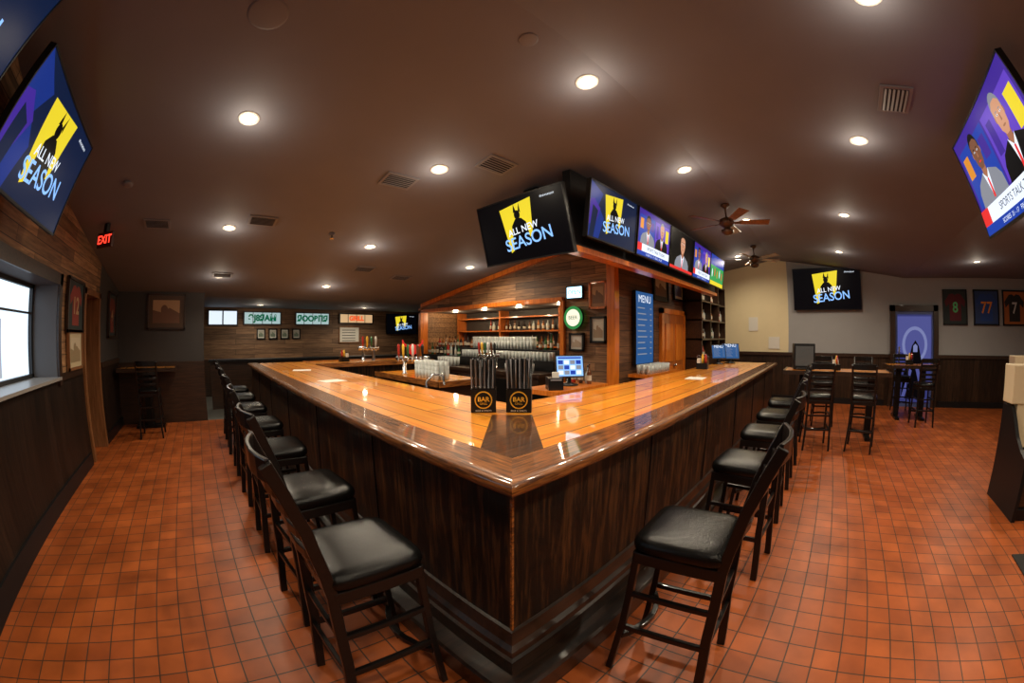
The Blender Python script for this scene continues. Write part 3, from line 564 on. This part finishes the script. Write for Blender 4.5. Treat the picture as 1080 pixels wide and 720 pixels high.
# hooded figure graphic on the cooler wrap
yz([(-2.95,.2),(-2.25,.2),(-2.28,.75),(-2.42,1.1),(-2.5,1.42),(-2.6,1.55),(-2.7,1.42),(-2.78,1.1),(-2.92,.75)],XF-.085,SBLK); yz([(-2.66,1.28),(-2.54,1.28),(-2.54,1.42),(-2.6,1.47),(-2.66,1.42)],XF-.087,C2)
yz([(-2.95,.2),(-2.85,.2),(-2.62,.9),(-2.7,.95)],XF-.087,C3); yz([(-2.35,.2),(-2.25,.2),(-2.45,.9),(-2.52,.85)],XF-.087,C3)
o.box((XF-.12,y1-.26,.9),(XF-.08,y1-.22,1.4),CHROME); o.done('door_3')
def booth(x,y,rz):
    o=Ob()
    o.box((-.75,-.42,0),(.75,.32,.12),BLACK); o.box((-.75,-.40,.12),(.75,.3,.42),DKWOOD)
    o.box((-.72,-.38,.42),(.72,.28,.52),BEIGE)
    o.box((-.75,.24,.42),(.75,.34,1.0),DKWOOD); o.box((-.7,.14,.55),(.7,.24,1.08),BEIGE); o.box((-.80,.12,.98),(.80,.38,1.36),BEIGE)
    for s in (-1,1):
        pts=[(-.45,.0),(.36,.0),(.36,.96),(.12,.96),(.05,.9),(-.1,.72),(-.25,.62),(-.42,.56)]
        for xx in (s*.75,s*.80): o.poly([(xx,p[0],p[1]) for p in pts],BLACK)
        for a,b in zip(pts,pts[1:]+pts[:1]): o.poly([(s*.75,a[0],a[1]),(s*.75,b[0],b[1]),(s*.8,b[0],b[1]),(s*.8,a[0],a[1])],BLACK)
    return o.done('booth_bench',(x,y,0),(0,0,rz),bevel=.012)
booth(4.25,-3.17,R(-90)); booth(2.3,-4.3,R(90)); booth(6.6,-4.45,R(-90)); 
o=Ob(); o.box((2.95,-4.9,.72),(3.6,-3.6,.76),TOPY); o.box((3.2,-4.3,.04),(3.3,-4.2,.72),BLKMET); o.box((3.0,-4.5,0),(3.5,-4.0,.04),BLKMET); o.done('booth_table')
o=Ob(); o.box((2.2,-3.0,0),(3.15,-2.1,.012),pm('rubber_mat',(.015,.013,.012),.8)); o.done('floor_mat',bevel=.004)
# ------------------------------------------------------------------ things on / behind the bar
def caddy(x,y,rz):
    o=Ob(); 
    o.box((-.082,-.065,0),(.082,.065,.15),BLACK); o.box((-.078,-.06,.15),(.078,.06,.158),BLKMET)
    n=22
    o.ell(0,.082,.058,.058,-.0665,GOLD,n); o.ell(0,.082,.050,.050,-.0675,BLACK,n); o.text('BAR',.042,GOLD,T(0,-.069,.086),off=.001); o.text('GRILL',.02,GOLD,T(0,-.069,.058)); o.text('BEER & SPIRITS',.016,PAPER,T(0,-.0675,.011))
    for i in range(12):
        for j in range(7):
            xx=-.072+i*.0131; yy=-.052+j*.0173
            o.tube([(xx,yy,.12),(xx*1.12+random.uniform(-.003,.003),yy*1.1,.345+random.uniform(-.008,.008))],.0055,BLACK if (i*3+j)%6 else GRILL,5)
    return o.done('straw_caddy',(x,y,TZ+.003),(0,0,rz),bevel=.003)
caddy(1.69,1.96,R(-40)); caddy(1.86,1.79,R(-50))
def pos(name,x,y,z,rz,w=.36,h=.26,kind='pos'):
    o=Ob(); o.lathe([(.11,0),(.11,.012),(.03,.03),(.025,.10)],(0,.04,0),BLACK,16)
    o.cbox((0,.02,.22),(w,.03,h),BLACK,rot=(R(-14),0,0))
    sub=Ob(); content(sub,kind,w-.03,h-.03,0); 
    me=bpy.data.meshes.new('t'); sub.bm.to_mesh(me); v0=len(o.bm.verts); f0=len(o.bm.faces); o.bm.from_mesh(me); o.bm.verts.ensure_lookup_table(); o.bm.faces.ensure_lookup_table()
    M=Matrix.Translation((0,.02,.22))@Matrix.Rotation(R(-14),4,'X')@Matrix.Translation((0,-.0175,0))
    for v in o.bm.verts[v0:]: v.co=M@v.co
    for f in o.bm.faces[f0:]: f.material_index=o.mi(sub.m[f.material_index]) 
    sub.bm.free(); bpy.data.meshes.remove(me)
    return o.done(name,(x,y,z),(0,0,rz))
o=Ob(); o.box((3.1,2.45,.98),(4.1,2.95,1.03),PINE); o.box((3.14,2.5,0),(4.06,2.92,.98),BLKMET); o.box((3.15,2.49,.3),(3.58,2.5,.9),CHROME); o.box((3.62,2.49,.3),(4.05,2.5,.9),CHROME); o.done('back_station_cabinet')
pos('pos_terminal',3.62,2.68,1.031,R(-38),.34,.26)
o=Ob(); o.box((-.08,-.1,0),(.08,.1,.13),BLACK); o.box((-.06,-.105,.1),(.06,-.1,.12),GRILL); o.box((-.035,-.08,.13),(.035,-.04,.19),PAPER); o.done('receipt_printer',(3.26,2.62,1.031),(0,0,R(-40)),bevel=.006)
o=Ob(); 
for k in range(5): bottle(o,3.9+.06*(k%2),2.6+k*.06,1.031,random.choice(BOT),.8,k%3)
o.done('mixer_bottles')
o=Ob(); o.box((4.75,4.15,0),(5.75,8.4,.92),DKWOOD); o.box((4.7,4.1,.92),(5.8,8.45,.98),DKWOOD); o.box((5.2,4.2,.98),(5.75,8.3,1.16),BLACK); o.box((5.45,4.2,1.16),(5.75,8.3,1.34),BLACK)
for k in range(4):
    y=4.3+k*1.0
    o.box((4.74,y,.1),(4.75,y+.9,.85),CHROME if k%2 else BLKMET); o.box((4.72,y+.8,.4),(4.74,y+.84,.7),CHROME)
o.done('back_bar_cooler_counter')
FROST=pm('glassware',(.80,.84,.82),.12,trans=.4)
def glasses(name,x0,y0,nx,ny,z,h=.14,m=FROST,step=.09,stack=1):
    o=Ob()
    for i in range(nx):
        for j in range(ny):
            for k in range(stack): o.lathe([(.028,0),(.036,h),(.033,h),(.026,.008),(0,.008)],(x0+i*step,y0+j*step,z+k*h*.45),m,10)
    return o.done(name)
b=Ob()
for xx,z,ya,yb in ((5.32,1.161,7.0,8.2),(5.62,1.341,4.3,4.9),(5.62,1.341,6.9,8.2)):
    y=ya
    while y<yb:
        bottle(b,xx,y,z,random.choice(BOT),random.uniform(.8,1.0),random.randrange(3)); y+=random.uniform(.10,.17)
b.done('liquor_bottles')
glasses('pint_glasses',5.28,4.35,2,28,1.161,.15); glasses('stacked_glasses',5.53,5.0,2,20,1.341,.17,stack=2)
o=Ob()
for z in (1.35,1.7,2.02): o.box((6.4,3.3,z),(6.7,8.5,z+.03),DOORM)
for y in (3.3,5.0,6.8,8.46): o.box((6.4,y,.0),(6.7,y+.04,2.2),DOORM)
o.done('liquor_shelves')
b=Ob()
for z,ya,yb in ((1.381,4.0,6.0),(1.731,4.0,7.4)):
    y=ya
    while y<yb:
        if min(abs(y-5.02),abs(y-6.82))>.07: bottle(b,6.52,y,z,random.choice(BOT),random.uniform(.75,.9),random.randrange(3))
        y+=random.uniform(.11,.2)
b.done('liquor_bottles')
glasses('pint_glasses',4.82,4.5,3,6,.981); glasses('stacked_glasses',3.1,4.6,3,7,.971,.14,stack=3); glasses('wine_glasses',4.82,6.6,3,6,.981,.18)
def tower(x,y,z,n,rz):
    o=Ob(); L=n*.09
    o.lathe([(.05,0),(.05,.01),(.035,.02),(.03,.22)],(-L*.3,0,0),CHROME); o.lathe([(.05,0),(.05,.01),(.035,.02),(.03,.22)],(L*.3,0,0),CHROME)
    o.tube([(-L/2-.04,0,.26),(L/2+.04,0,.26)],.045,CHROME,14)
    cols=[BOT[4],GOLD,BOT[1],WHITE,BOT[5],BLACK,BOT[0]]
    for k in range(n):
        xx=-L/2+.045+k*.09
        o.tube([(xx,-.03,.26),(xx,-.09,.26),(xx,-.11,.20)],.011,CHROME); o.tube([(xx,-.07,.27),(xx,-.08,.33),(xx,-.085,.46),(xx,-.085,.5)],[.01,.018,.026,.012],cols[k%7])
    return o.done('beer_tap_tower',(x,y,z),(0,0,rz))
tower(3.3,5.6,.971,6,R(-60)); tower(5.0,5.6,.981,6,R(-90)); tower(3.3,7.4,TZ+.001,4,R(-10))
o=Ob(); rd=em('red_deco',(.8,.03,.02),.7)
o.lathe([(.1,0),(.1,.02),(.03,.03),(.03,.1),(.09,.14),(.12,.22),(.09,.30),(0,.34)],(0,0,0),rd,16); o.tube([(.08,0,.26),(.2,0,.33),(.22,0,.42)],[.03,.03,.015],rd); o.tube([(-.08,0,.26),(-.2,0,.33),(-.22,0,.42)],[.03,.03,.015],rd)
o.done('red_crab_ornament',(4.3,7.3,TZ+.001),(0,0,R(-30)))
def caddy2(x,y,z=TZ+.001):
    o=Ob(); o.box((-.09,-.06,0),(.09,.06,.09),BLKMET); o.lathe([(.02,0),(.022,.11),(.012,.13),(.014,.15)],(-.05,0,.08),BOT[4],10); o.lathe([(.02,0),(.022,.11),(.012,.13),(.014,.15)],(0,0,.08),pm('mustard',(.8,.5,.05),.3),10)
    o.box((.03,-.05,.05),(.08,.05,.16),PAPER); o.tube([(-.09,0,.09),(-.09,0,.2),(.09,0,.2),(.09,0,.09)],.004,CHROME,6)
    o.done('condiment_caddy',(x,y,z),(0,0,random.uniform(0,2)))
for p in ((2.8,7.5),(6.0,1.85)): caddy2(*p)
caddy2(7.1,-.3,1.076); caddy2(9.05,-2.1,1.076)
o=Ob()
for x,y,a in ((1.45,4.3,.2),(1.5,5.9,-.3),(4.6,1.5,.1)):
    c,s=math.cos(a),math.sin(a)
    o.hexa([(x+u*c-v*s,y+u*s+v*c,z) for z in (TZ+.001,TZ+.004) for u,v in ((-.14,-.11),(.14,-.11),(.14,.11),(-.14,.11))],PAPER)
o.done('paper_menus')
o=Ob(); o.box((-.19,-.15,0),(.19,.15,.42),BLACK); o.pxz([(-.16,.06),(.16,.06),(.16,.38),(-.16,.38)],-.152,pm('dark_screen',(.10,.11,.12),.1)); o.box((-.14,-.2,0),(.14,-.15,.03),BLACK); o.done('countertop_game_machine',(7.1,.3,1.076),(0,0,R(-80)),bevel=.01)
pos('lottery_terminal',7.55,1.75,TZ+.001,R(-60),.36,.3,'menu'); pos('lottery_terminal',7.2,1.9,TZ+.001,R(-50),.3,.26,'menu')
o=Ob(); o.box((5.6,2.62,0),(6.9,2.94,.95),DKWOOD); o.box((5.55,2.58,.95),(6.95,2.95,1.0),PINE); o.done('back_counter_cabinet')
glasses('pint_glasses',5.7,2.66,10,3,1.001)
o=Ob(); o.box((XF-.02,1.1,1.3),(XF,1.4,1.6),PAPER)
o.box((XF-.02,1.7,1.75),(XF,1.95,2.1),PAPER); o.done('wall_notices')
# ------------------------------------------------------------------ world & camera
w=bpy.data.worlds.new('world'); bpy.context.scene.world=w; w.use_nodes=True
bg=w.node_tree.nodes['Background']; bg.inputs[0].default_value=(.70,.85,1,1); bg.inputs[1].default_value=1.5
cam=bpy.data.cameras.new('camera'); co=bpy.data.objects.new('camera',cam); bpy.context.collection.objects.link(co)
cam.type='PANO'; cam.sensor_fit='HORIZONTAL'; cam.sensor_width=36; cam.sensor_height=24
cam.panorama_type='FISHEYE_LENS_POLYNOMIAL'; cam.fisheye_fov=R(230)
cam.fisheye_polynomial_k0=0; cam.fisheye_polynomial_k1=-1080/(36*414.0); cam.fisheye_polynomial_k2=0; cam.fisheye_polynomial_k3=0; cam.fisheye_polynomial_k4=0
cam.clip_start=.01
co.location=(0,0,H); co.rotation_euler=(math.pi/2-R(.8),0,R(-45))
bpy.context.scene.camera=co
bpy.context.scene.view_settings.view_transform='Standard'
